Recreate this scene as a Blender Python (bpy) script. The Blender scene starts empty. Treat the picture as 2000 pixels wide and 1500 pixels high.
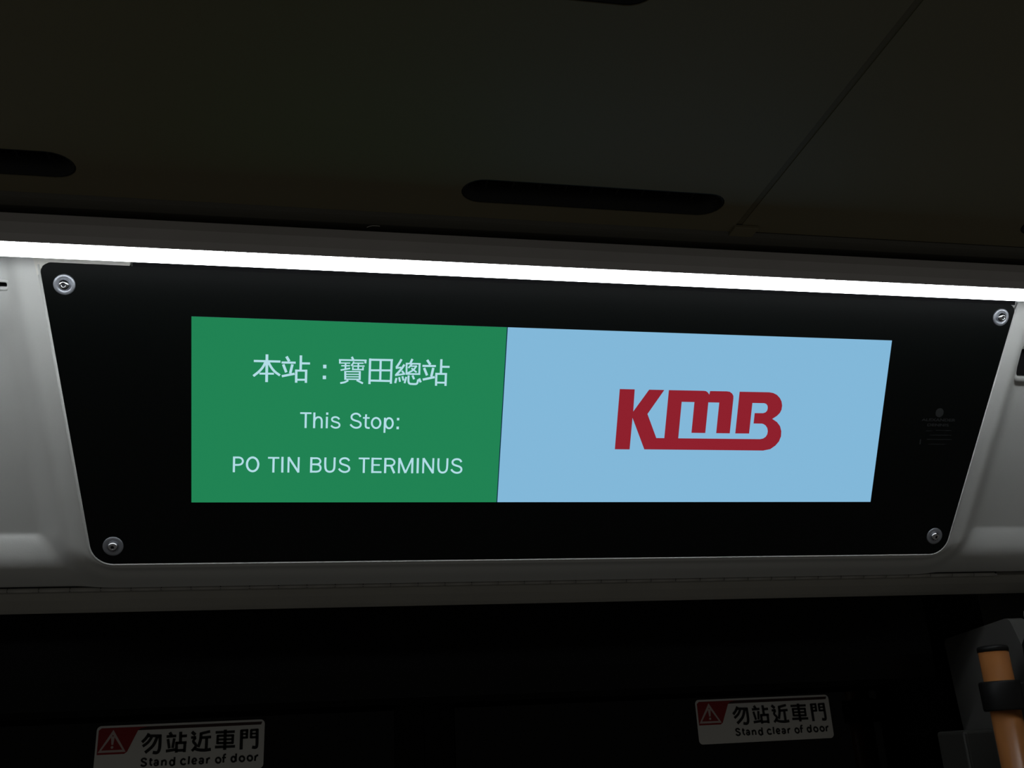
import bpy, bmesh, math, random
from mathutils import Matrix, Vector
from mathutils.geometry import tessellate_polygon

random.seed(4)
scene = bpy.context.scene
COL = scene.collection

# ------------------------------------------------------------------ camera
cam_d = bpy.data.cameras.new('camera')
cam = bpy.data.objects.new('camera', cam_d)
COL.objects.link(cam)
cam_d.sensor_width = 36.0
cam_d.lens = 1951.68 / 2000.0 * 36.0
cam_d.clip_start = 0.02
# rows: world X, Y, Z axes seen in the camera's frame (right, down, forward)
RX = (0.98015408, 0.02252452, 0.19695336)
RY = (-0.19210564, 0.35311368, 0.91564521)
RZ = (-0.04892245, -0.93530924, 0.3504329)
cam.matrix_world = Matrix((
    (RX[0], -RX[1], -RX[2], 0.0),
    (RY[0], -RY[1], -RY[2], 0.0),
    (RZ[0], -RZ[1], -RZ[2], 1.6),
    (0, 0, 0, 1)))
scene.camera = cam

# ------------------------------------------------------------------ world, exposure
world = bpy.data.worlds.new('night_interior')
scene.world = world
world.use_nodes = True
wb = world.node_tree.nodes['Background']
wb.inputs['Color'].default_value = (1.0, 0.97, 0.90, 1)     # faint light of the dimmed cabin
wb.inputs['Strength'].default_value = 0.050
vs = scene.view_settings
vs.view_transform = 'Standard'
vs.look = 'None'
vs.exposure = 0.0
vs.gamma = 1.0
vs.use_curve_mapping = False
LAMP_STRENGTH = 10.5


# ------------------------------------------------------------------ materials
def material(name, color, rough=0.5, spec=0.5, metal=0.0, bump=0.0, bscale=400.0, vary=0.0, vscale=6.0, coat=0.0):
    m = bpy.data.materials.new(name)
    m.use_nodes = True
    nt = m.node_tree
    p = nt.nodes['Principled BSDF']
    p.inputs['Base Color'].default_value = (*color, 1)
    p.inputs['Roughness'].default_value = rough
    p.inputs['Specular IOR Level'].default_value = spec
    p.inputs['Metallic'].default_value = metal
    p.inputs['Coat Weight'].default_value = coat
    tc = nt.nodes.new('ShaderNodeTexCoord')
    if vary > 0:
        n = nt.nodes.new('ShaderNodeTexNoise')
        n.inputs['Scale'].default_value = vscale
        n.inputs['Detail'].default_value = 4
        nt.links.new(tc.outputs['Object'], n.inputs['Vector'])
        r = nt.nodes.new('ShaderNodeValToRGB')
        r.color_ramp.elements[0].position = 0.3
        r.color_ramp.elements[1].position = 0.7
        r.color_ramp.elements[0].color = (*[c * (1 - vary) for c in color], 1)
        r.color_ramp.elements[1].color = (*[min(1, c * (1 + vary)) for c in color], 1)
        nt.links.new(n.outputs['Fac'], r.inputs['Fac'])
        nt.links.new(r.outputs['Color'], p.inputs['Base Color'])
    if bump > 0:
        n = nt.nodes.new('ShaderNodeTexNoise')
        n.inputs['Scale'].default_value = bscale
        n.inputs['Detail'].default_value = 2
        nt.links.new(tc.outputs['Object'], n.inputs['Vector'])
        b = nt.nodes.new('ShaderNodeBump')
        b.inputs['Strength'].default_value = bump
        b.inputs['Distance'].default_value = 0.001
        nt.links.new(n.outputs['Fac'], b.inputs['Height'])
        nt.links.new(b.outputs['Normal'], p.inputs['Normal'])
    return m


def emitter(name, color, strength=1.0):
    m = bpy.data.materials.new(name)
    m.use_nodes = True
    nt = m.node_tree
    nt.nodes.remove(nt.nodes['Principled BSDF'])
    e = nt.nodes.new('ShaderNodeEmission')
    e.inputs['Color'].default_value = (*color, 1)
    e.inputs['Strength'].default_value = strength
    nt.links.new(e.outputs['Emission'], nt.nodes['Material Output'].inputs['Surface'])
    return m


def night_glass(name):
    m = bpy.data.materials.new(name)
    m.use_nodes = True
    nt = m.node_tree
    nt.nodes.remove(nt.nodes['Principled BSDF'])
    t = nt.nodes.new('ShaderNodeBsdfTransparent')
    t.inputs['Color'].default_value = (0.012, 0.013, 0.012, 1)
    g = nt.nodes.new('ShaderNodeBsdfGlossy')
    g.inputs['Roughness'].default_value = 0.04
    g.inputs['Color'].default_value = (0.35, 0.35, 0.35, 1)
    fr = nt.nodes.new('ShaderNodeFresnel')
    fr.inputs['IOR'].default_value = 1.45
    mx = nt.nodes.new('ShaderNodeMixShader')
    nt.links.new(fr.outputs['Fac'], mx.inputs['Fac'])
    nt.links.new(t.outputs['BSDF'], mx.inputs[1])
    nt.links.new(g.outputs['BSDF'], mx.inputs[2])
    nt.links.new(mx.outputs['Shader'], nt.nodes['Material Output'].inputs['Surface'])
    return m


M = dict(
    plastic=material('grey_white_moulded_plastic', (0.58, 0.59, 0.57), 0.40, 0.75, bump=0.05, bscale=900, vary=0.02, vscale=5),
    trimwhite=material('pale_trim_plastic', (0.66, 0.65, 0.60), 0.45, 0.4),
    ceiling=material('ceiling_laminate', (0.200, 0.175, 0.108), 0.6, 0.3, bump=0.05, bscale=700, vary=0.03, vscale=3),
    joint=material('ceiling_joint_strip', (0.150, 0.130, 0.080), 0.6, 0.3),  # darker ceiling tone carries the seam's shadow
    backing=material('dark_backing', (0.02, 0.02, 0.02), 0.8, 0.2),
    cove=material('cove_trim_grey', (0.11, 0.105, 0.085), 0.55, 0.3),
    channel=material('lamp_channel_grey', (0.60, 0.58, 0.57), 0.5, 0.4, vary=0.03, vscale=20),
    black_plate=material('black_acrylic_plate', (0.0016, 0.0024, 0.0022), 0.36, 0.16),
    rubber=material('black_rubber', (0.006, 0.006, 0.007), 0.7, 0.2),
    steel=material('stainless_steel', (0.62, 0.63, 0.66), 0.22, 0.5, metal=1.0),
    washer=material('dull_steel_washer', (0.36, 0.38, 0.42), 0.42, 0.5, metal=0.7),
    socket=material('screw_socket_dark', (0.03, 0.03, 0.035), 0.5, 0.4, metal=0.5),
    hinge=material('painted_hinge', (0.42, 0.41, 0.38), 0.45, 0.4),
    ledge=material('ledge_grey', (0.40, 0.39, 0.35), 0.55, 0.3, vary=0.04, vscale=15),
    ventblack=material('vent_black_plastic', (0.012, 0.013, 0.012), 0.6, 0.3),
    print_grey=material('printed_grey_ink', (0.022, 0.024, 0.024), 0.6, 0.2),
    shadecover=material('gloss_black_cover', (0.0012, 0.0013, 0.0012), 0.3, 0.10),
    wallright=material('dark_side_wall', (0.02, 0.02, 0.018), 0.6, 0.2),
    thread=material('pale_thread', (0.75, 0.73, 0.68), 0.7, 0.2),
    doorframe=material('door_frame_black', (0.003, 0.003, 0.003), 0.7, 0.1),
    door_glass=night_glass('dark_door_glass'),
    sticker=material('sticker_white_vinyl', (0.72, 0.72, 0.69), 0.5, 0.3),
    sticker_red=material('sticker_red_ink', (0.30, 0.016, 0.018), 0.5, 0.3),
    sticker_dark=material('sticker_dark_band', (0.05, 0.02, 0.018), 0.5, 0.3),
    sticker_black=material('sticker_black_ink', (0.008, 0.008, 0.008), 0.5, 0.3),
    sticker_pink=material('sticker_symbol_white', (0.62, 0.50, 0.48), 0.5, 0.3),
    jamb=material('jamb_grey_paint', (0.10, 0.10, 0.095), 0.6, 0.3, vary=0.05, vscale=30),
    orange=material('orange_brown_handrail', (0.42, 0.165, 0.05), 0.28, 0.5, vary=0.04, vscale=30),
    blackcap=material('black_handrail_fitting', (0.010, 0.010, 0.010), 0.5, 0.3),
    darkbox=material('dark_cover_paint', (0.05, 0.05, 0.045), 0.5, 0.3),
    chrome=material('glint_chrome', (0.5, 0.5, 0.48), 0.18, 0.5, metal=1.0),
    lamp=emitter('led_diffuser_white', (0.93, 0.97, 1.0), LAMP_STRENGTH),
    scr_green=emitter('screen_green', (0.015, 0.225, 0.087)),
    scr_white=emitter('screen_pale_blue', (0.225, 0.478, 0.695)),
    scr_text=emitter('screen_lettering', (0.45, 0.72, 0.80)),
    scr_red=emitter('screen_logo_red', (0.27, 0.015, 0.026)),
    scr_line=emitter('screen_divider', (0.004, 0.02, 0.05)),
)


# ------------------------------------------------------------------ helpers
def link(name, me, mat, parent=None, smooth=False):
    o = bpy.data.objects.new(name, me)
    COL.objects.link(o)
    if mat is not None and not me.materials:
        me.materials.append(M[mat] if isinstance(mat, str) else mat)
    if parent is not None:
        o.parent = parent
    if smooth:
        for p in me.polygons:
            p.use_smooth = True
    return o


def mesh(name, verts, faces):
    me = bpy.data.meshes.new(name)
    me.from_pydata([tuple(v) for v in verts], [], faces)
    me.validate()
    bm = bmesh.new(); bm.from_mesh(me)
    bmesh.ops.remove_doubles(bm, verts=bm.verts, dist=1e-6)
    bmesh.ops.recalc_face_normals(bm, faces=bm.faces)
    bm.to_mesh(me); bm.free()
    return me


def thing(name, label, cat, matrix=None, group=None, kind=None):
    o = bpy.data.objects.new(name, None)
    COL.objects.link(o)
    o.empty_display_size = 0.02
    if matrix is not None:
        o.matrix_world = matrix
    tag(o, label, cat, group, kind)
    return o


def tag(o, label=None, cat=None, group=None, kind=None):
    if label: o['label'] = label
    if cat: o['category'] = cat
    if group: o['group'] = group
    if kind: o['kind'] = kind
    return o


def box_me(name, x0, x1, y0, y1, z0, z1, bevel=0.0, seg=2):
    bm = bmesh.new()
    bmesh.ops.create_cube(bm, size=1.0)
    for v in bm.verts:
        v.co = Vector(((x0 + x1) / 2 + v.co.x * (x1 - x0), (y0 + y1) / 2 + v.co.y * (y1 - y0), (z0 + z1) / 2 + v.co.z * (z1 - z0)))
    if bevel > 0:
        bmesh.ops.bevel(bm, geom=list(bm.edges), offset=bevel, segments=seg, affect='EDGES', profile=0.5)
    me = bpy.data.meshes.new(name); bm.to_mesh(me); bm.free()
    return me


def extrude_x(name, prof, x0, x1):
    """closed (y, z) profile swept along X"""
    n = len(prof)
    verts = [(x0, y, z) for y, z in prof] + [(x1, y, z) for y, z in prof]
    faces = [(i, (i + 1) % n, n + (i + 1) % n, n + i) for i in range(n)]
    tri = tessellate_polygon([[Vector((y, z, 0)) for y, z in prof]])
    for a, b, c in tri:
        faces.append((a, b, c)); faces.append((n + a, n + b, n + c))
    return mesh(name, verts, faces)


def plate(name, outline, z0, z1, holes=()):
    """flat (x, y) outline with holes, from z0 to z1"""
    loops = [list(outline)] + [list(h) for h in holes]
    flat = [p for l in loops for p in l]
    n = len(flat)
    verts = [(x, y, z1) for x, y in flat] + [(x, y, z0) for x, y in flat]
    tri = tessellate_polygon([[Vector((x, y, 0)) for x, y in l] for l in loops])
    faces = [(a, b, c) for a, b, c in tri] + [(n + c, n + b, n + a) for a, b, c in tri]
    s = 0
    for l in loops:
        k = len(l)
        for i in range(k):
            a, b = s + i, s + (i + 1) % k
            faces.append((a, b, n + b, n + a))
        s += k
    return mesh(name, verts, faces)


def flat_poly(name, outline, z):
    tri = tessellate_polygon([[Vector((x, y, 0)) for x, y in outline]])
    me = bpy.data.meshes.new(name)
    me.from_pydata([(x, y, z) for x, y in outline], [], [tuple(t) for t in tri])
    bm = bmesh.new(); bm.from_mesh(me)
    for f in bm.faces:
        f.normal_update()
        if f.normal.z < 0: f.normal_flip()
    bm.to_mesh(me); bm.free()
    return me


def rect(x0, y0, x1, y1):
    return [(x0, y0), (x1, y0), (x1, y1), (x0, y1)]


def round_corners(pts, radii, seg=8):
    """round the corners of a convex polygon"""
    out = []
    n = len(pts)
    for i in range(n):
        p = Vector(pts[i]); a = Vector(pts[i - 1]); b = Vector(pts[(i + 1) % n])
        r = radii[i]
        da = (a - p).normalized(); db = (b - p).normalized()
        ang = da.angle(db)
        if r <= 0:
            out.append(tuple(p)); continue
        t = r / math.tan(ang / 2)
        c = p + (da + db).normalized() * (r / math.sin(ang / 2))
        s = p + da * t - c; e = p + db * t - c
        a0 = math.atan2(s.y, s.x); a1 = math.atan2(e.y, e.x)
        d = (a1 - a0 + math.pi) % (2 * math.pi) - math.pi
        for k in range(seg + 1):
            th = a0 + d * k / seg
            out.append((c.x + r * math.cos(th), c.y + r * math.sin(th)))
    return out


def pill(cx, cy, length, width, seg=12, grow=0.0):
    r = width / 2 + grow
    h = length / 2 - width / 2
    pts = []
    for k in range(seg + 1):
        a = -math.pi / 2 + math.pi * k / seg
        pts.append((cx + h + r * math.cos(a), cy + r * math.sin(a)))
    for k in range(seg + 1):
        a = math.pi / 2 + math.pi * k / seg
        pts.append((cx - h + r * math.cos(a), cy + r * math.sin(a)))
    return pts


def lathe(name, prof, seg=32):
    """(r, z) profile turned about local Z"""
    verts, faces = [], []
    n = len(prof)
    for s in range(seg):
        a = 2 * math.pi * s / seg
        for r, z in prof:
            verts.append((r * math.cos(a), r * math.sin(a), z))
    for s in range(seg):
        t = (s + 1) % seg
        for i in range(n - 1):
            faces.append((s * n + i, t * n + i, t * n + i + 1, s * n + i + 1))
    return mesh(name, verts, faces)


def sweep_ring(name, path, prof, closed=True):
    """profile (d outward, z) carried along a closed (x, y) path that runs counter-clockwise"""
    n, k = len(path), len(prof)
    verts, faces = [], []
    for i in range(n):
        p = Vector(path[i]); a = Vector(path[i - 1]); b = Vector(path[(i + 1) % n])
        if not closed and i == 0: a = p - (b - p)
        if not closed and i == n - 1: b = p + (p - a)
        t1 = (p - a).normalized(); t2 = (b - p).normalized()
        t = (t1 + t2).normalized()
        nrm = Vector((t.y, -t.x))
        sc = 1.0 / max(0.5, t.dot(t1))
        for d, z in prof:
            q = p + nrm * d * sc
            verts.append((q.x, q.y, z))
    for i in range(n if closed else n - 1):
        j = (i + 1) % n
        for m_ in range(k):
            l = (m_ + 1) % k
            faces.append((i * k + m_, j * k + m_, j * k + l, i * k + l))
    if not closed:
        faces.append(tuple(range(k)))
        faces.append(tuple(range((n - 1) * k, n * k)))
    return mesh(name, verts, faces)


def text_pieces(body, offset=0.0, space=1.0, res=6):
    c = bpy.data.curves.new('lettering', 'FONT')
    c.body = body
    c.resolution_u = res
    c.offset = offset
    c.space_character = space
    o = bpy.data.objects.new('lettering', c)
    COL.objects.link(o)
    bpy.context.view_layer.update()
    dg = bpy.context.evaluated_depsgraph_get()
    me = bpy.data.meshes.new_from_object(o.evaluated_get(dg))
    v = [(p.co.x, p.co.y) for p in me.vertices]
    f = [tuple(p.vertices) for p in me.polygons]
    bpy.data.objects.remove(o); bpy.data.curves.remove(c); bpy.data.meshes.remove(me)
    return v, f


def text_mesh(name, items, z):
    """items: (body, (x0, y0, x1, y1), offset, space): each body is fitted into its box"""
    V, F = [], []
    for body, (x0, y0, x1, y1), off, sp in items:
        v, f = text_pieces(body, off, sp)
        if not v: continue
        ax = min(p[0] for p in v); bx = max(p[0] for p in v)
        ay = min(p[1] for p in v); by = max(p[1] for p in v)
        s = len(V)
        for x, y in v:
            V.append((x0 + (x - ax) / (bx - ax) * (x1 - x0), y0 + (y - ay) / (by - ay) * (y1 - y0), z))
        F += [tuple(s + i for i in q) for q in f]
    me = bpy.data.meshes.new(name)
    me.from_pydata(V, [], F)
    bm = bmesh.new(); bm.from_mesh(me)
    for q in bm.faces:
        q.normal_update()
        if q.normal.z < 0: q.normal_flip()
    bm.to_mesh(me); bm.free()
    return me


# lettering drawn as pen strokes: (width, kind, x, y, x, y, ...) in units of 0.02 mm; kind 0 straight, 1 curved, 2 closed
G_NAME = [(111,0,-14741,2422,-13544,2426),(134,0,-14155,2746,-14156,1443),(120,1,-14208,2396,-14332,2144,-14513,1923,-14756,1714),(120,1,-14098,2399,-13951,2138,-13786,1941,-13556,1773),(97,0,-14482,1834,-13831,1846),(135,0,-13277,2670,-13145,2449),(107,0,-13492,2384,-12853,2392),(130,0,-13416,2297,-13271,1925),(128,0,-12999,2308,-13093,1881),(116,0,-13470,1736,-12890,1869),(121,0,-12620,2742,-12620,2015),(107,0,-12608,2367,-12199,2373),(121,0,-12817,2070,-12814,1445),(98,0,-12823,2019,-12320,2027),(117,0,-12368,2075,-12369,1448),(98,0,-12815,1584,-12370,1595),(165,0,-11522,2330,-11517,2160),(165,0,-11525,1811,-11521,1644),(107,0,-10281,2740,-10215,2610),(86,0,-10874,2577,-9589,2588),(95,0,-10827,2610,-10822,2403),(100,0,-9638,2611,-9644,2447),(62,0,-10799,2433,-10348,2440),(66,0,-10760,2302,-10356,2313),(81,0,-10785,2091,-10341,2191),(85,0,-10562,2434,-10565,2141),(81,1,-10179,2518,-10228,2407,-10301,2314),(67,0,-10217,2441,-9728,2455),(67,0,-10261,2301,-9676,2316),(81,0,-9967,2450,-9970,2144),(81,0,-10219,2253,-10219,2106),(81,0,-9746,2265,-9746,2108),(72,0,-10244,2139,-9719,2145),(100,0,-10568,2062,-10555,1633),(100,0,-9889,2075,-9882,1642),(67,0,-10610,2029,-9847,2041),(60,0,-10563,1901,-9883,1913),(60,0,-10560,1783,-9880,1794),(72,0,-10587,1667,-9847,1677),(95,1,-10414,1617,-10571,1522,-10784,1473),(96,0,-10025,1633,-9726,1482),(115,0,-9425,2686,-9420,1455),(106,0,-9476,2626,-8355,2637),(111,0,-8415,2677,-8412,1498),(111,0,-8931,2626,-8919,1615),(101,0,-9418,2121,-8407,2140),(106,0,-9414,1628,-8400,1627),(111,1,-7951,2690,-8045,2503,-8182,2289),(87,0,-8210,2256,-7952,2293),(112,1,-7805,2440,-7949,2208,-8181,1930),(87,0,-8228,1909,-7758,1990),(97,0,-7909,2130,-7786,1977),(107,0,-8155,1782,-8207,1532),(97,0,-8031,1822,-7981,1600),(97,0,-7879,1871,-7818,1666),(112,0,-7434,2717,-7523,2517),(92,0,-7701,2524,-7688,1955),(83,0,-7741,2489,-7034,2493),(98,0,-7085,2529,-7077,1957),(88,0,-7721,1991,-7037,1996),(88,0,-7449,2474,-7611,2279),(68,0,-7505,2369,-7213,2376),(88,1,-7219,2401,-7376,2186,-7637,2031),(83,0,-7464,2271,-7212,2078),(97,0,-7691,1843,-7764,1538),(103,1,-7584,1920,-7585,1771,-7576,1609,-7519,1523,-7384,1507,-7213,1513,-7149,1577,-7124,1732),(107,0,-7401,1925,-7315,1738),(113,0,-7077,1783,-6993,1598),(127,0,-6732,2692,-6568,2463),(108,0,-6945,2398,-6302,2406),(127,0,-6862,2299,-6704,1942),(128,0,-6421,2318,-6500,1884),(118,0,-6903,1732,-6332,1869),(118,0,-6052,2743,-6044,2058),(104,0,-6023,2378,-5640,2383),(113,0,-6262,2078,-6251,1447),(99,0,-6302,2027,-5747,2036),(114,0,-5803,2077,-5793,1450),(94,0,-6258,1603,-5788,1606)]
G_THIS = [(88,0,-12598,-7,-12079,-6),(104,0,-12339,-11,-12337,-726),(104,0,-11944,31,-11943,-726),(94,1,-11940,-392,-11885,-262,-11796,-198,-11704,-197,-11630,-250,-11596,-359,-11592,-523,-11592,-726),(100,0,-11357,-164,-11356,-723),(110,0,-11349,42,-11349,-70),(89,1,-10784,-286,-10825,-223,-10918,-178,-11023,-180,-11106,-228,-11120,-302,-11071,-373,-10938,-417,-10818,-462,-10763,-538,-10774,-621,-10839,-677,-10957,-695,-11076,-658,-11155,-585),(95,1,-9788,-143,-9852,-42,-9973,11,-10092,-5,-10188,-76,-10211,-172,-10163,-268,-10029,-329,-9882,-373,-9787,-441,-9765,-537,-9820,-634,-9939,-680,-10072,-666,-10180,-598,-10254,-517),(96,1,-9526,-18,-9534,-271,-9530,-561,-9512,-636,-9457,-673,-9339,-683),(80,0,-9670,-191,-9356,-191),(96,2,-8837,-429,-8844,-506,-8871,-576,-8914,-632,-8969,-668,-9032,-681,-9095,-670,-9153,-635,-9200,-581,-9231,-512,-9243,-435,-9236,-358,-9210,-288,-9167,-233,-9111,-197,-9049,-183,-8986,-195,-8928,-229,-8881,-283,-8850,-352),(97,0,-8629,-168,-8630,-909),(97,2,-8246,-431,-8252,-508,-8275,-578,-8312,-634,-8360,-671,-8415,-684,-8470,-672,-8521,-637,-8562,-583,-8590,-513,-8601,-436,-8595,-359,-8572,-289,-8535,-234,-8487,-197,-8433,-184,-8378,-196,-8327,-230,-8286,-285,-8258,-354),(124,0,-8003,-164,-7999,-288),(124,0,-8006,-594,-8003,-725)]
G_TERM = [(106,0,-15584,-2146,-15592,-2908),(95,1,-15583,-2191,-15453,-2190,-15341,-2195,-15243,-2239,-15189,-2337,-15199,-2433,-15263,-2514,-15366,-2547,-15477,-2551,-15581,-2552),(107,2,-14481,-2517,-14493,-2621,-14528,-2715,-14585,-2790,-14656,-2838,-14736,-2855,-14816,-2839,-14888,-2792,-14946,-2718,-14984,-2625,-14997,-2521,-14986,-2417,-14950,-2324,-14894,-2249,-14823,-2201,-14743,-2184,-14663,-2200,-14591,-2247,-14533,-2320,-14495,-2414),(90,0,-14038,-2193,-13521,-2195),(107,0,-13781,-2197,-13787,-2913),(108,0,-13375,-2142,-13373,-2911),(97,0,-13091,-2146,-13092,-2910),(97,0,-12622,-2151,-12627,-2907),(108,0,-13091,-2158,-12621,-2898),(109,0,-12036,-2149,-12036,-2910),(92,1,-12035,-2198,-11906,-2197,-11762,-2198,-11661,-2240,-11612,-2331,-11628,-2416,-11692,-2474,-11798,-2499,-11913,-2499,-12028,-2500),(98,1,-11913,-2499,-11784,-2502,-11662,-2537,-11600,-2628,-11603,-2743,-11670,-2829,-11790,-2860,-11905,-2861,-12031,-2861),(104,1,-11375,-2156,-11382,-2338,-11377,-2550,-11358,-2709,-11295,-2818,-11169,-2863,-11031,-2825,-10962,-2718,-10946,-2548,-10946,-2335,-10942,-2152),(99,1,-10256,-2314,-10331,-2223,-10449,-2185,-10579,-2204,-10664,-2272,-10682,-2363,-10630,-2454,-10498,-2508,-10351,-2559,-10261,-2635,-10244,-2742,-10314,-2834,-10444,-2871,-10575,-2844,-10679,-2775,-10730,-2699),(88,0,-9807,-2189,-9293,-2190),(105,0,-9556,-2193,-9548,-2912),(112,0,-9147,-2149,-9139,-2913),(88,0,-9146,-2195,-8711,-2198),(82,0,-9144,-2511,-8791,-2512),(94,0,-9141,-2864,-8699,-2868),(112,0,-8532,-2157,-8526,-2916),(95,1,-8531,-2200,-8404,-2199,-8280,-2201,-8166,-2243,-8094,-2344,-8108,-2442,-8171,-2510,-8273,-2536,-8392,-2537,-8524,-2537),(113,0,-8259,-2529,-8081,-2917),(101,0,-7867,-2151,-7861,-2916),(107,0,-7229,-2146,-7217,-2916),(107,0,-7861,-2157,-7546,-2902),(89,0,-7546,-2902,-7240,-2152),(114,0,-6966,-2150,-6954,-2914),(96,0,-6697,-2148,-6684,-2913),(96,0,-6211,-2150,-6203,-2914),(114,0,-6693,-2160,-6198,-2901),(103,1,-5955,-2154,-5959,-2328,-5953,-2529,-5926,-2716,-5854,-2834,-5731,-2874,-5600,-2832,-5533,-2714,-5518,-2527,-5519,-2324,-5521,-2150),(103,1,-4827,-2335,-4899,-2232,-5022,-2190,-5158,-2207,-5246,-2276,-5265,-2369,-5206,-2462,-5067,-2517,-4912,-2569,-4823,-2647,-4811,-2756,-4874,-2844,-5003,-2882,-5141,-2858,-5251,-2784,-5306,-2703)]
G_ZH = [(137,1,2576,-462,2450,-683,2261,-877),(130,0,2493,-577,3202,-602),(144,1,3130,-554,3151,-945,3134,-1281,3031,-1417,2826,-1394),(130,1,2726,-638,2567,-884,2310,-1081),(143,1,2999,-633,2818,-1064,2452,-1390),(138,0,3603,-456,3711,-631),(124,0,3455,-654,3935,-641),(124,0,3532,-776,3632,-1236),(124,0,3847,-756,3792,-1227),(130,0,3470,-1364,3962,-1309),(138,0,4147,-446,4165,-991),(125,0,4161,-668,4471,-658),(131,0,3979,-942,3989,-1462),(124,0,3941,-994,4474,-988),(131,0,4393,-950,4390,-1457),(124,0,3983,-1361,4412,-1360),(146,0,4709,-477,4892,-635),(118,0,4685,-759,4933,-746),(125,1,4910,-759,4807,-952,4941,-1121,4905,-1262,4759,-1417),(139,1,4836,-1265,5067,-1371,5415,-1407,5708,-1380),(126,0,5624,-493,5118,-591),(139,1,5175,-559,5160,-900,5066,-1242),(125,0,5154,-790,5692,-770),(139,0,5468,-811,5473,-1339),(120,0,5907,-557,6879,-558),(147,0,6392,-440,6406,-1440),(119,0,6026,-692,6025,-1136),(120,0,6791,-705,6787,-1151),(112,0,5986,-732,6838,-742),(98,0,6013,-914,6801,-929),(112,0,6005,-1091,6828,-1112),(126,0,5911,-1281,6923,-1287),(148,0,7228,-483,7236,-1462),(106,0,7188,-523,7558,-515),(120,0,7504,-488,7505,-930),(85,0,7231,-697,7513,-696),(106,0,7239,-883,7538,-876),(121,0,7717,-497,7717,-929),(107,0,7683,-524,8080,-513),(85,0,7718,-698,8044,-698),(106,0,7715,-884,8051,-878),(142,1,8022,-483,8030,-891,8033,-1304,7965,-1390,7795,-1368)]
G_EN = [(81,1,2547,-1748,2464,-1677,2357,-1685,2311,-1750,2367,-1819,2489,-1878,2545,-1948,2490,-2018,2383,-2029,2284,-1968),(81,1,2754,-1671,2746,-1831,2756,-1964,2838,-2028),(68,0,2684,-1775,2843,-1769),(82,1,2942,-1830,3024,-1784,3112,-1839,3120,-2042),(75,2,3109,-1975,3100,-2006,3072,-2028,3032,-2035,2990,-2024,2959,-1999,2945,-1967,2954,-1936,2982,-1914,3022,-1908,3064,-1918,3095,-1943),(82,0,3319,-1792,3314,-2058),(82,1,3319,-1885,3399,-1809,3501,-1854,3508,-2061),(82,2,3916,-1948,3909,-2003,3884,-2046,3844,-2068,3798,-2066,3756,-2039,3724,-1994,3710,-1938,3717,-1883,3742,-1840,3782,-1818,3827,-1820,3870,-1846,3902,-1892),(82,0,3924,-1670,3927,-2072),(82,1,4466,-1841,4363,-1782,4271,-1845,4253,-1938,4310,-2034,4428,-2053,4486,-2003),(83,0,4644,-1671,4637,-2057),(69,0,4831,-1926,5016,-1921),(83,1,5013,-1928,4983,-1825,4892,-1787,4821,-1871,4827,-1972,4900,-2046,5016,-2022),(83,1,5164,-1848,5247,-1804,5350,-1857,5348,-2065),(76,2,5338,-1997,5328,-2029,5299,-2051,5258,-2057,5216,-2046,5185,-2022,5172,-1989,5181,-1958,5210,-1936,5251,-1929,5293,-1940,5325,-1965),(83,0,5548,-1805,5538,-2067),(83,1,5546,-1906,5604,-1822,5693,-1812),(83,2,6227,-1939,6218,-1995,6187,-2038,6141,-2060,6089,-2057,6040,-2030,6005,-1984,5990,-1928,5999,-1873,6029,-1830,6075,-1807,6128,-1810,6177,-1837,6212,-1883),(84,1,6488,-1668,6401,-1684,6379,-1788,6368,-2061),(70,0,6297,-1821,6492,-1820),(84,2,6978,-1925,6970,-1979,6943,-2021,6902,-2043,6855,-2041,6812,-2015,6781,-1970,6768,-1915,6776,-1861,6803,-1819,6844,-1796,6890,-1799,6933,-1825,6965,-1870),(84,0,7000,-1648,6994,-2044),(84,2,7422,-1926,7412,-1980,7381,-2022,7334,-2044,7281,-2041,7232,-2015,7197,-1970,7183,-1915,7193,-1861,7224,-1818,7270,-1796,7323,-1799,7372,-1825,7407,-1871),(84,2,7825,-1915,7815,-1969,7784,-2011,7737,-2033,7683,-2030,7634,-2004,7600,-1958,7585,-1903,7595,-1849,7626,-1807,7673,-1785,7726,-1788,7775,-1814,7810,-1860),(85,0,7981,-1796,7964,-2057),(85,1,7978,-1888,8035,-1802,8122,-1786)]


def stroke_mesh(name, strokes, z, unit=2e-5, pen=0.92):
    V, F = [], []
    for st in strokes:
        w, kind = st[0] * unit * pen / 2, st[1]
        pts = [Vector((st[i] * unit, st[i + 1] * unit)) for i in range(2, len(st), 2)]
        n = len(pts)
        if kind:
            out = []
            for i in range(n if kind == 2 else n - 1):
                if kind == 2:
                    p0, p1, p2, p3 = (pts[(i + k) % n] for k in (-1, 0, 1, 2))
                else:
                    p0, p1, p2, p3 = pts[max(i - 1, 0)], pts[i], pts[i + 1], pts[min(i + 2, n - 1)]
                for k in range(4):
                    t = k / 4
                    out.append(0.5 * (2 * p1 + (p2 - p0) * t + (2 * p0 - 5 * p1 + 4 * p2 - p3) * t * t + (3 * p1 - p0 - 3 * p2 + p3) * t ** 3))
            if kind == 1: out.append(pts[-1])
            pts = out; n = len(pts)
        s0 = len(V)
        for i in range(n):
            a = pts[i - 1] if (i > 0 or kind == 2) else pts[i]
            b = pts[(i + 1) % n] if (i < n - 1 or kind == 2) else pts[i]
            t = (b - a).normalized()
            q = Vector((-t.y, t.x)) * w
            V += [(pts[i].x + q.x, pts[i].y + q.y, z), (pts[i].x - q.x, pts[i].y - q.y, z)]
        for i in range(n if kind == 2 else n - 1):
            j = (i + 1) % n
            F.append((s0 + 2 * i + 1, s0 + 2 * j + 1, s0 + 2 * j, s0 + 2 * i))
    me = bpy.data.meshes.new(name)
    me.from_pydata(V, [], F)
    return me


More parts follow.
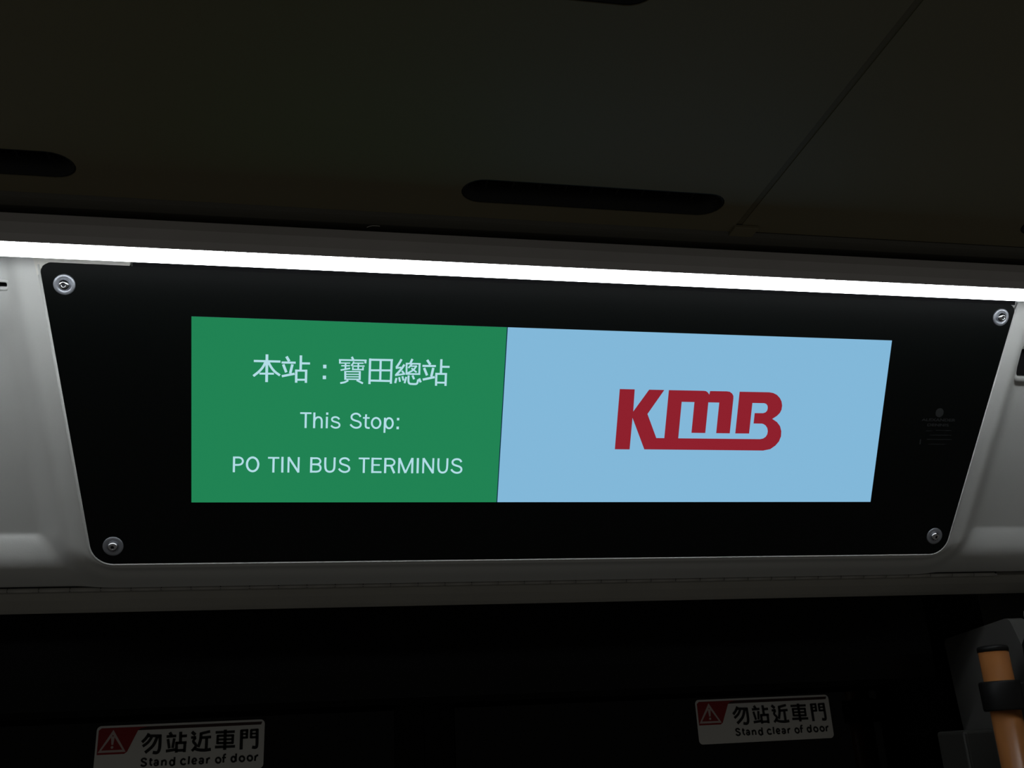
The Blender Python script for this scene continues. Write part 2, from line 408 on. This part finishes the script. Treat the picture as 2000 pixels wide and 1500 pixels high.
def smoothstep(a, b, x):
    t = min(1.0, max(0.0, (x - a) / (b - a)))
    return t * t * (3 - 2 * t)


def smax(a, b, k):
    h = max(k - abs(a - b), 0.0) / k
    return max(a, b) + h * h * k * 0.25


# frame of the sloping hatch above the door: x along the bus, y up the slope, z out to the viewer
UP = Vector((0, -0.529919, 0.848048))
OUT = Vector((0, -0.848048, -0.529919))
ORG = Vector((0.242457, 0.908424, 1.913770))
HM = Matrix(((1, UP.x, OUT.x, ORG.x), (0, UP.y, OUT.y, ORG.y), (0, UP.z, OUT.z, ORG.z), (0, 0, 0, 1)))
XL, XR = -2.40, 1.75            # extent of the built stretch of the bus along X

# ------------------------------------------------------------------ ceiling
ZC = 2.0232
ceil = link('ceiling', box_me('ceiling', XL, XR, -1.6, 0.90, ZC + 0.034, ZC + 0.05), 'backing')
tag(ceil, kind='structure')
VY, VW, VL = 0.6766, 0.0350, 0.2202
vents = [(-0.283, VY), (0.2231, VY), (0.7298, VY), (0.0874, 0.4418)]
SEAM = 0.3572
for x0, x1, z0 in ((XL, SEAM - 0.0005, ZC - 0.0012), (SEAM + 0.0060, XR, ZC - 0.0002)):
    holes = [pill(cx, cy, VL, VW, grow=0.0) for cx, cy in vents if x0 < cx < x1]
    pn = link('ceiling_panel', plate('ceiling_panel', rect(x0, -1.6, x1, 0.7171), z0, z0 + 0.004, holes), 'ceiling', ceil)
    lip = link('panel_edge', extrude_x('panel_edge', [(0.7171, z0), (0.7185, z0 + 0.001), (0.7185, z0 + 0.006), (0.7155, z0 + 0.006)], x0, x1), 'ceiling', pn)
# joint strip filling the seam, toned darker for the shadow band along it
link('joint_strip', box_me('joint_strip', SEAM - 0.0004, SEAM + 0.0059, -1.6, 0.7170, ZC + 0.0004, ZC + 0.0060), 'joint', ceil)
# small cover tab that ends the seam at the cove
link('joint_tab', box_me('joint_tab', SEAM - 0.001, SEAM + 0.021, 0.7060, 0.7212, ZC - 0.0035, ZC - 0.0003, 0.0006), 'ceiling', ceil)

vlabels = ['dark oval ceiling air vent cut off by the left edge above the housing',
           'long dark oval air vent in the ceiling above the middle of the display',
           'dark oval air vent at the right edge just beyond the ceiling seam',
           'dark air vent peeking in at the very top, set nearer the aisle']
for (cx, cy), lb in zip(vents, vlabels):
    t = thing('air_vent', lb, 'vent', Matrix.Translation((cx, cy, ZC)), 'oval ceiling air vents')
    o = link('collar', sweep_ring('collar', pill(0, 0, VL, VW, 14), [(0.0, -0.0005), (-0.0022, -0.0005), (-0.0022, 0.030), (0.0, 0.030)]), 'ventblack', t, True)
    link('duct_plate', plate('duct_plate', pill(0, 0, VL - 0.002, VW - 0.002, 14), 0.027, 0.030), 'ventblack', t)
    for k in range(9):
        x = -0.088 + 0.022 * k
        link('slat', box_me('slat', x - 0.0008, x + 0.0008, -0.0135, 0.0135, 0.012, 0.024), 'ventblack', t)
    link('cross_slat', box_me('cross_slat', -0.104, 0.104, -0.0008, 0.0008, 0.013, 0.0235), 'ventblack', t)

# cove trim between ceiling and lamp (dark groove under it)
trim = link('trim_1', extrude_x('trim_1', [(0.7176, ZC - 0.0008), (0.7212, 2.0200), (0.7266, 2.0177), (0.7285, 2.0166), (0.7950, 2.0166), (0.7950, ZC + 0.0035), (0.7195, ZC + 0.0035)], XL, XR), 'cove')
tag(trim, kind='structure')
gb = link('trim_2', box_me('trim_2', XL, XR, 0.7550, 0.7950, 2.0091, 2.0165), 'rubber')
tag(gb, kind='structure')

# ------------------------------------------------------------------ lamp strip
LX0, LX1 = XL, 0.840
lt = thing('light_strip', 'long glowing white LED light strip running above the display panel', 'light', Matrix.Translation((0, 0.745, 1.99)))
def rel(p): return [(y - 0.745, z - 1.99) for y, z in p]
link('channel', extrude_x('channel', rel([(0.7307, 1.9864), (0.7271, 1.9918), (0.7248, 2.0004), (0.7253, 2.0081), (0.7266, 2.0090), (0.7620, 2.0090), (0.7620, 2.0022), (0.7345, 2.0022), (0.7322, 1.9980), (0.7322, 1.9870)]), LX0, LX1), 'channel', lt)
TUBE_Y, TUBE_Z, TUBE_R = 0.7490, 1.9919, 0.0080
ring = [(TUBE_Y + TUBE_R * math.cos(2 * math.pi * k / 28), TUBE_Z + TUBE_R * math.sin(2 * math.pi * k / 28)) for k in range(28)]
link('diffuser_tube', extrude_x('diffuser_tube', rel(ring), LX0 + 0.002, LX1 - 0.002), 'lamp', lt)
link('end_cap', box_me('end_cap', LX1, LX1 + 0.006, -0.0205, 0.0175, -0.0085, 0.0190, 0.002), 'channel', lt)

# ------------------------------------------------------------------ hatch cover (moulded housing round the display)
TOPY, BOTY = 0.1305, -0.1480
def lx(y): return -0.4589 - 0.1429 * y
def rx(y): return 0.4701 + 0.1520 * y
corner = [(lx(BOTY), BOTY), (rx(BOTY), BOTY), (rx(TOPY), TOPY), (lx(TOPY), TOPY)]
OUTLINE = round_corners(corner, [0.021, 0.021, 0.008, 0.008], 10)          # counter-clockwise
# signed distance to the outline's long edges with rounded corners (the boss runs on upward past the panel)
tall = [(lx(BOTY), BOTY), (rx(BOTY), BOTY), (rx(0.4), 0.4), (lx(0.4), 0.4)]
EDG = []
for i in range(4):
    a = Vector(tall[i]); b = Vector(tall[(i + 1) % 4])
    t = (b - a).normalized()
    EDG.append((a, Vector((t.y, -t.x))))
def sdist(x, y, r=0.021):
    p = Vector((x, y))
    d = [(p - a).dot(n) + r for a, n in EDG]
    d.sort(reverse=True)
    m1, m2 = d[0], d[1]
    if m1 > 0 and m2 > 0:
        return math.hypot(m1, m2) - r
    return m1 - r
def housing_z(x, y):
    d = sdist(x, y)
    # boss that carries the panel
    if d < -0.003:
        zb = -0.006
    elif d < 0.0:
        zb = -0.006 + 0.005 * smoothstep(-0.003, 0.0, d)
    else:
        # flat band round the plate, then a wall sloping back to the cover
        zb = -smax(-(-0.0012 - 0.03 * d), -(-0.0012 - 0.92 * (d - 0.0205)), 0.004)
    base = -0.0225 + 0.030 * min(y, 0.04) + 0.0110 * smoothstep(0.040, 0.105, y)
    # rail along the bottom
    if y < -0.127:
        th0, th1 = math.radians(46), math.radians(-60)
        R_ = 0.0605 / (math.sin(th0) - math.sin(th1))
        th = math.asin(max(-0.97, math.sin(th0) - (-0.127 - y) / R_))
        base = -0.0263 + R_ * (math.cos(th) - math.cos(th0))
    z = smax(zb, base, 0.005)
    under = -0.0045 - 0.98 * (-0.160 - y)          # the cover tucks under towards the hinge
    return -smax(-z, -under, 0.026 * smoothstep(0.0, 0.012, d) + 0.0005) if d > -0.001 else z
xs = []
x = -0.95
while x < 0.98:
    xs.append(x); x += 0.0032
ys = []
y = -0.1838
while y < 0.160:
    ys.append(y); y += 0.0024 if y > -0.12 else 0.0016
verts = [(a, b, housing_z(a, b)) for b in ys for a in xs]
nx = len(xs)
hatch = thing('hatch_cover', 'grey-white moulded plastic hatch cover framing the black display plate', 'cover', HM)
# two moulded pull slots are let into the cover at its sides
slots = [(-0.525, 0.1088, 0.040, 0.0072, 0.0022), (0.534, 0.0660, 0.042, 0.034, 0.0045)]
faces = []
for j in range(len(ys) - 1):
    for i in range(nx - 1):
        cx_, cy_ = xs[i] + 0.0016, ys[j] + 0.0012
        if any(abs(cx_ - sx) < sw / 2 and abs(cy_ - sy) < sh / 2 for sx, sy, sw, sh, lp in slots):
            continue
        faces.append((j * nx + i, j * nx + i + 1, (j + 1) * nx + i + 1, (j + 1) * nx + i))
me = bpy.data.meshes.new('shell')
me.from_pydata(verts, [], faces)
shell = link('shell', me, 'plastic', hatch, True)
for sx, sy, sw, sh, lp in slots:
    zz = housing_z(sx - math.copysign(0.017, sx), sy)
    link('slot_liner', box_me('slot_liner', sx - sw / 2 - 0.004, sx + sw / 2 + 0.004, sy - sh / 2 - 0.004, sy + sh / 2 + 0.004, zz - 0.030, zz - 0.010), 'rubber', hatch)
    path = round_corners(rect(sx - sw / 2, sy - sh / 2, sx + sw / 2, sy + sh / 2), [min(sh / 2.2, 0.006)] * 4, 6)
    link('slot_rim', sweep_ring('slot_rim', path, [(-0.0016, zz - 0.010), (-0.0016, zz + 0.0002), (-0.0004, zz + lp * 0.27), (lp - 0.0005, zz + 0.0004), (lp, zz - 0.004)]), 'plastic', hatch, True)
# thin raised lip round the plate
i0 = max(range(len(OUTLINE)), key=lambda i: (OUTLINE[i][1] > 0.12, -OUTLINE[i][0]))
low = [p for p in OUTLINE if p[1] < 0.1]
low.sort(key=lambda p: 0)
pathL = [(lx(0.128), 0.128)] + [(lx(0.128 - 0.01 * k), 0.128 - 0.01 * k) for k in range(1, 25)]
arc_l = [p for p in OUTLINE if p[0] < 0 and p[1] < 0]
arc_r = [p for p in OUTLINE if p[0] > 0 and p[1] < 0]
lip_path = [(lx(0.129), 0.129)] + arc_l + arc_r + [(rx(0.133), 0.133)]
link('rim_lip', sweep_ring('rim_lip', lip_path, [(0.0, -0.006), (0.0, 0.0002), (0.0004, 0.0008), (0.0012, 0.0007), (0.0024, -0.0006), (0.0040, -0.0030), (0.0040, -0.006)], closed=False), 'plastic', hatch, True)
link('trim_strip', plate('trim_strip', [(-0.4745, 0.1312), (-0.4022, 0.1312), (-0.4000, 0.1420), (-0.4760, 0.1420)], -0.004, 0.0012), 'trimwhite', hatch)
link('corner_fillet', plate('corner_fillet', [(-0.4790, 0.1190), (-0.4762, 0.1232), (-0.4745, 0.1280), (-0.4690, 0.1312), (-0.4760, 0.1420), (-0.4840, 0.1420)], -0.006, 0.0), 'trimwhite', hatch)
link('dark_gap_strip', box_me('dark_gap_strip', -0.4000, 0.4885, 0.1300, 0.1420, -0.008, -0.0005), 'rubber', hatch)  # dark gap under the lamp put in as a black strip

# ------------------------------------------------------------------ display
disp = thing('display_panel', 'black trapezoid passenger information display with lit green and pale blue screen', 'display', HM)
link('plate', plate('plate', OUTLINE, -0.004, 0.0), 'black_plate', disp)
scr = link('screen', flat_poly('screen', rect(-0.350, -0.0878, 0.350, 0.0878), 0.0002), 'scr_white', disp)
tag(scr, 'pale blue lit half of the screen around the red letters')
g = link('green_field', flat_poly('green_field', rect(-0.350, -0.0878, -0.0592, 0.0878), 0.0003), 'scr_green', scr)
tag(g, 'green next-stop field with pale lettering')
link('divider', flat_poly('divider', rect(-0.0592, -0.0878, -0.0583, 0.0878), 0.0003), 'scr_line', scr)
link('stop_name_lettering', stroke_mesh('stop_name_lettering', G_NAME, 0.0005), 'scr_text', scr)
link('this_stop_lettering', stroke_mesh('this_stop_lettering', G_THIS, 0.0005), 'scr_text', scr)
link('terminus_lettering', stroke_mesh('terminus_lettering', G_TERM, 0.0005), 'scr_text', scr)
LOGO = [(0.0588, 0.0298), (0.0744, 0.0298), (0.0748, 0.0071), (0.0895, 0.0298), (0.1055, 0.0298), (0.09, 0.0048), (0.1016, -0.02), (0.1101, -0.02), (0.1103, 0.0298), (0.1474, 0.0299), (0.1499, 0.0296), (0.152, 0.0284), (0.1539, 0.0261), (0.1544, 0.0298), (0.1723, 0.0299), (0.1757, 0.0295), (0.1785, 0.0277), (0.1801, 0.0253), (0.1804, 0.0226), (0.1804, -0.0141), (0.1655, -0.0141), (0.1655, 0.018), (0.1537, 0.018), (0.1537, -0.0141), (0.1387, -0.0141), (0.1387, 0.018), (0.1251, 0.018), (0.1251, -0.02), (0.2144, -0.0198), (0.2178, -0.0191), (0.2204, -0.0173), (0.2219, -0.0145), (0.2221, -0.0113), (0.2212, -0.008), (0.219, -0.0052), (0.2166, -0.0038), (0.2148, -0.0033), (0.2054, -0.0033), (0.2054, 0.0077), (0.2147, 0.0078), (0.2173, 0.0087), (0.2189, 0.0107), (0.2192, 0.0132), (0.2187, 0.0156), (0.2172, 0.0175), (0.2148, 0.0183), (0.2017, 0.0183), (0.2017, -0.014), (0.1864, -0.0141), (0.1864, 0.0298), (0.2189, 0.0299), (0.2235, 0.0292), (0.2277, 0.0274), (0.2313, 0.0242), (0.2337, 0.0205), (0.2349, 0.0162), (0.2347, 0.0118), (0.2334, 0.0085), (0.2304, 0.0052), (0.2256, 0.0019), (0.2311, -0.0013), (0.2351, -0.0056), (0.2372, -0.0111), (0.2375, -0.0165), (0.2359, -0.022), (0.2324, -0.0265), (0.2271, -0.0304), (0.2193, -0.032), (0.0899, -0.032), (0.0746, 0.0005), (0.0744, -0.0322), (0.0588, -0.0322)]
lg = link('operator_logo', flat_poly('operator_logo', LOGO, 0.0005), 'scr_red', scr)
tag(lg, 'red joined letter logo on the pale blue field')

# maker's print on the plate's right margin
V_, F_ = [], []
disc = [(0.4174 + 0.0048 * math.cos(2 * math.pi * k / 24), 0.0117 + 0.0050 * math.sin(2 * math.pi * k / 24)) for k in range(24)]
link('maker_emblem', flat_poly('maker_emblem', disc, 0.00015), 'print_grey', disp)
link('maker_name', text_mesh('maker_name', [('ALEXANDER', (0.3973, 0.0022, 0.4376, 0.0054), 0.02, 1.0), ('DENNIS', (0.4048, -0.0034, 0.4305, -0.0003), 0.02, 1.0)], 0.00015), 'print_grey', disp)
V_, F_ = [], []
for xa, xb, yy in ((0.4041, 0.4120, -0.0085), (0.4160, 0.4345, -0.0078), (0.4091, 0.4353, -0.0130), (0.4067, 0.4367, -0.0177), (0.4094, 0.4296, -0.0230), (0.3985, 0.4000, -0.0207)):
    s = len(V_)
    hh = 0.0003 if xb - xa > 0.005 else 0.0028
    V_ += [(xa, yy - hh, 0.00015), (xb, yy - hh, 0.00015), (xb, yy + hh, 0.00015), (xa, yy + hh, 0.00015)]
    F_.append((s, s + 1, s + 2, s + 3))
mp = bpy.data.meshes.new('small_print'); mp.from_pydata(V_, [], F_)
link('small_print', mp, 'print_grey', disp)

# four button-head screws with washers
wash = lathe('washer', [(0.0045, 0.0), (0.0045, 0.0014), (0.0086, 0.0014), (0.0092, 0.0008), (0.0092, 0.0)], 40)
head = lathe('screw_head', [(0.0, 0.0030), (0.0016, 0.0030), (0.0017, 0.0047), (0.0024, 0.0046), (0.0036, 0.0040), (0.0045, 0.0030), (0.0050, 0.0018), (0.0050, 0.0012)], 40)
sock = lathe('screw_socket', [(0.0, 0.0036), (0.0017, 0.0036), (0.0017, 0.0030)], 6)
for p in wash.polygons: p.use_smooth = True
for p in head.polygons: p.use_smooth = True
for sx, sy in ((-0.4570, 0.1122), (-0.4200, -0.1303), (0.4732, 0.1167), (0.4326, -0.1270)):
    w = link('washer', wash, 'washer', disp); w.location = (sx, sy, 0)
    h_ = link('screw_head', head, 'steel', w)
    link('screw_socket', sock, 'socket', w)

# ------------------------------------------------------------------ piano hinge and ledge under the hatch
HY, HZ = -0.1866, -0.0330
hg = thing('piano_hinge', 'long narrow piano hinge with many knuckles under the hatch cover', 'hinge', HM @ Matrix.Translation((0, HY, HZ)))
def x_cyl(name, r, x0, x1, seg=10):
    prof = [(r * math.cos(2 * math.pi * k / seg), r * math.sin(2 * math.pi * k / seg)) for k in range(seg)]
    return extrude_x(name, prof, x0, x1)
kn = x_cyl('knuckle', 0.0021, 0.0004, 0.0276)
for p in kn.polygons: p.use_smooth = len(p.vertices) == 4
for k in range(41):
    o = link('knuckle', kn, 'hinge', hg); o.location = (-0.606 + 0.028 * k, 0, 0)
link('hinge_pin', x_cyl('hinge_pin', 0.0011, -0.608, 0.545), 'steel', hg)
link('hinge_leaf', extrude_x('hinge_leaf', [(-0.0012, -0.0016), (0.0012, -0.0014), (0.0030, -0.006), (0.0010, -0.012), (-0.0025, -0.012), (-0.0025, -0.005)], -0.608, 0.546), 'rubber', hg)

def hw(y, z):
    p = ORG + UP * y + OUT * z
    return (p.y, p.z)
ledge_prof = [hw(-0.1890, -0.0360), hw(-0.1908, -0.0345), hw(-0.2010, -0.0410), hw(-0.2150, -0.0520), hw(-0.2215, -0.0580), hw(-0.2225, -0.0620), hw(-0.1930, -0.0980), hw(-0.1730, -0.0780), hw(-0.1830, -0.0530)]
tr3 = link('trim_3', extrude_x('trim_3', ledge_prof, XL, XR), 'ledge')
tag(tr3, kind='structure')
# wall behind the hatch and the door header
wf = link('wall_front', extrude_x('wall_front', [hw(-0.175, -0.075), hw(0.20, -0.075), (0.90, 2.10), (1.22, 2.10), (1.22, 1.84), hw(-0.19, -0.10)], XL, XR), 'backing')
tag(wf, kind='structure')

# black cover below the ledge, added to keep the lamp off the stickers
hc = link('trim_4', extrude_x('trim_4', [(1.082, 1.775), (1.080, 1.690), (1.083, 1.664), (1.090, 1.658), (1.098, 1.664), (1.101, 1.775)], XL, 0.715), 'shadecover')
tag(hc, kind='structure')
wr = link('wall_right', plate('wall_right', rect(0.815, 0.0, XR, 1.80), -0.16, -0.115), 'wallright')
wr.matrix_world = Matrix.Rotation(math.pi / 2, 4, 'X') @ Matrix.Translation((0, 0, -1.0))
tag(wr, kind='structure')

# ------------------------------------------------------------------ door
DY = 1.150
door = link('door_1', box_me('door_1', -1.10, 0.90, DY + 0.010, DY + 0.040, 1.722, 1.86, 0.004), 'doorframe')
tag(door, kind='structure')
for x0, x1 in ((-1.05, 0.1296), (0.1304, 0.90)):
    lf = link('door_leaf', plate('door_leaf', rect(x0, 0.0, x1, 1.73), -0.032, -0.008, [rect(x0 + 0.035, 0.06, x1 - 0.035, 1.70)]), 'doorframe', door)
    lf.matrix_world = Matrix.Translation((0, DY, 0)) @ Matrix.Rotation(math.pi / 2, 4, 'X')
    gl = link('glass_pane', plate('glass_pane', rect(x0 + 0.033, 0.058, x1 - 0.033, 1.702), -0.006, -0.0005), 'door_glass', lf)

SW, SH = 0.1680, 0.0487
def sticker(x0, ztop, label):
    m = Matrix.Translation((x0, DY - 0.0003, ztop)) @ Matrix.Rotation(math.pi / 2, 4, 'X')
    t = thing('warning_sticker', label, 'sticker', m, 'stand clear stickers on the door')
    def U(u): return u * SW
    def W(v): return -v * SH
    link('base_sheet', plate('base_sheet', round_corners(rect(0, -SH, SW, 0), [0.0045] * 4, 6), 0.0, 0.0003), 'sticker', t)
    link('top_band', flat_poly('top_band', [(U(0.20), W(0.115)), (U(0.978), W(0.105)), (U(0.985), W(0.045)), (U(0.20), W(0.045))], 0.0004), 'sticker_dark', t)
    link('red_block', flat_poly('red_block', [(U(0.012), W(0.575)), (U(0.170), W(0.575)), (U(0.186), W(0.535)), (U(0.240), W(0.120)), (U(0.255), W(0.075)), (U(0.30), W(0.045)), (U(0.028), W(0.045)), (U(0.012), W(0.09))], 0.00045), 'sticker_red', t)
    a = [(U(0.097), W(0.085)), (U(0.016), W(0.535)), (U(0.178), W(0.535))]
    b = [(U(0.097), W(0.185)), (U(0.036), W(0.490)), (U(0.158), W(0.490))]
    vv = [(x, y, 0.0005) for x, y in a + b]
    tm = bpy.data.meshes.new('warning_triangle'); tm.from_pydata(vv, [], [(0, 1, 4, 3), (1, 2, 5, 4), (2, 0, 3, 5)])
    link('warning_triangle', tm, 'sticker_pink', t)
    ex = [(U(0.097 + 0.010 * s), W(v)) for s, v in ((-1, 0.235), (-0.55, 0.385), (0.55, 0.385), (1, 0.235), (0.5, 0.215), (-0.5, 0.215))]
    e = link('exclamation_mark', flat_poly('exclamation_mark', ex, 0.0005), 'sticker_pink', t)
    bmx = bmesh.new(); bmx.from_mesh(e.data)
    bmx.faces.new([bmx.verts.new((U(0.097) + 0.0014 * math.cos(k * math.pi / 4), W(0.435) + 0.0014 * math.sin(k * math.pi / 4), 0.0005)) for k in range(8)])
    bmx.to_mesh(e.data); bmx.free()
    link('chinese_lettering', stroke_mesh('chinese_lettering', G_ZH, 0.0005, pen=1.08), 'sticker_black', t)
    link('english_lettering', stroke_mesh('english_lettering', G_EN, 0.0005, pen=1.12), 'sticker_black', t)
sticker(-0.2082, 1.6518, 'left white door sticker with red warning triangle, larger and brighter, cut off at the bottom')
sticker(0.4440, 1.6528, 'right white door sticker with red warning triangle, dimmer, wholly in view')

# ------------------------------------------------------------------ right side of the doorway
jm = link('door_jamb', plate('door_jamb', round_corners([(-1.118, 1.30), (-1.016, 1.30), (-1.010, 1.690), (-1.022, 1.722), (-1.150, 1.712), (-1.146, 1.62)], [0.0, 0.0, 0.02, 0.01, 0.008, 0.02], 6), 0.0, 0.02), 'jamb')
jm.matrix_world = Matrix(((0, 0, 1, 0.78), (-1, 0, 0, 0), (0, 1, 0, 0), (0, 0, 0, 1)))
tag(jm, 'dim grey side panel of the doorway behind the orange handrail', 'panel')

rail = thing('handrail', 'orange-brown vertical handrail with black end cap at lower right', 'handrail', Matrix.Translation((0.7353, 1.0, 0.0)))
link('tube', lathe('tube', [(0.0, 1.0), (0.0155, 1.0), (0.0155, 1.684), (0.0, 1.684)], 40), 'orange', rail)
for p in rail.children[0].data.polygons: p.use_smooth = True
link('end_cap', lathe('end_cap', [(0.0, 1.683), (0.0160, 1.683), (0.0162, 1.6865), (0.0152, 1.6885), (0.012, 1.6895), (0.0, 1.690)], 40), 'blackcap', rail, True)
bk = link('clamp', lathe('clamp', [(0.0158, 1.622), (0.0205, 1.622), (0.0215, 1.624), (0.0215, 1.650), (0.0205, 1.652), (0.0158, 1.652)], 40), 'blackcap', rail, True)
link('clamp_arm', box_me('clamp_arm', 0.010, 0.049, -0.018, 0.018, 1.623, 1.651, 0.003), 'blackcap', bk)

bx = thing('door_gear_box', 'dark low cover box in the door corner left of the handrail', 'box', Matrix.Translation((0.775, 1.10, 1.30)))
link('body', box_me('body', -0.033, 0.034, -0.010, 0.045, 0.0, 0.305, 0.004, 3), 'darkbox', bx)
link('edge_trim', box_me('edge_trim', -0.0345, -0.0325, -0.0112, -0.0085, 0.0, 0.302, 0.0006), 'jamb', bx)

ps = thing('grab_post', 'dark post with a thin bright glint at the right frame edge beside the clamp', 'post', Matrix.Translation((0.802, 1.0, 0.0)))
link('post_tube', lathe('post_tube', [(0.0, 1.2), (0.016, 1.2), (0.016, 1.690), (0.012, 1.697), (0.0, 1.699)], 32), 'blackcap', ps, True)
link('glint_bead', lathe('glint_bead', [(0.0, 1.652), (0.0022, 1.652), (0.0022, 1.682), (0.0, 1.682)], 12), 'chrome', ps, True)  # thin bright rod put in for the glint on the post
ps.children[1].location = (-0.0155, -0.008, 0)
pc = link('pillar_cover', box_me('pillar_cover', 0.8140, 1.0, 0.995, 1.045, 1.7060, 1.7345, 0.008, 3), 'ledge')
tag(pc, 'small pale rounded cover at the right frame edge above the dark post', 'cover')

# loose thread caught in the groove over the lamp
th = [(0.0416, 0.7245, 2.0112), (0.0440, 0.7240, 2.0122), (0.0462, 0.7240, 2.0128), (0.0500, 0.7243, 2.0131), (0.0522, 0.7247, 2.0131)]
V_, F_ = [], []
for i, p in enumerate(th):
    for k in range(4):
        a = math.pi / 2 * k
        V_.append((p[0], p[1] + 0.00022 * math.cos(a), p[2] + 0.00022 * math.sin(a)))
for i in range(len(th) - 1):
    for k in range(4):
        l = (k + 1) % 4
        F_.append((i * 4 + k, i * 4 + l, i * 4 + 4 + l, i * 4 + 4 + k))
F_ += [(0, 1, 2, 3), (16, 17, 18, 19)]
tdo = link('loose_thread', mesh('loose_thread', V_, F_), 'thread')
tag(tdo, 'tiny pale thread caught in the groove above the light strip', 'thread')
bpy.context.view_layer.update()
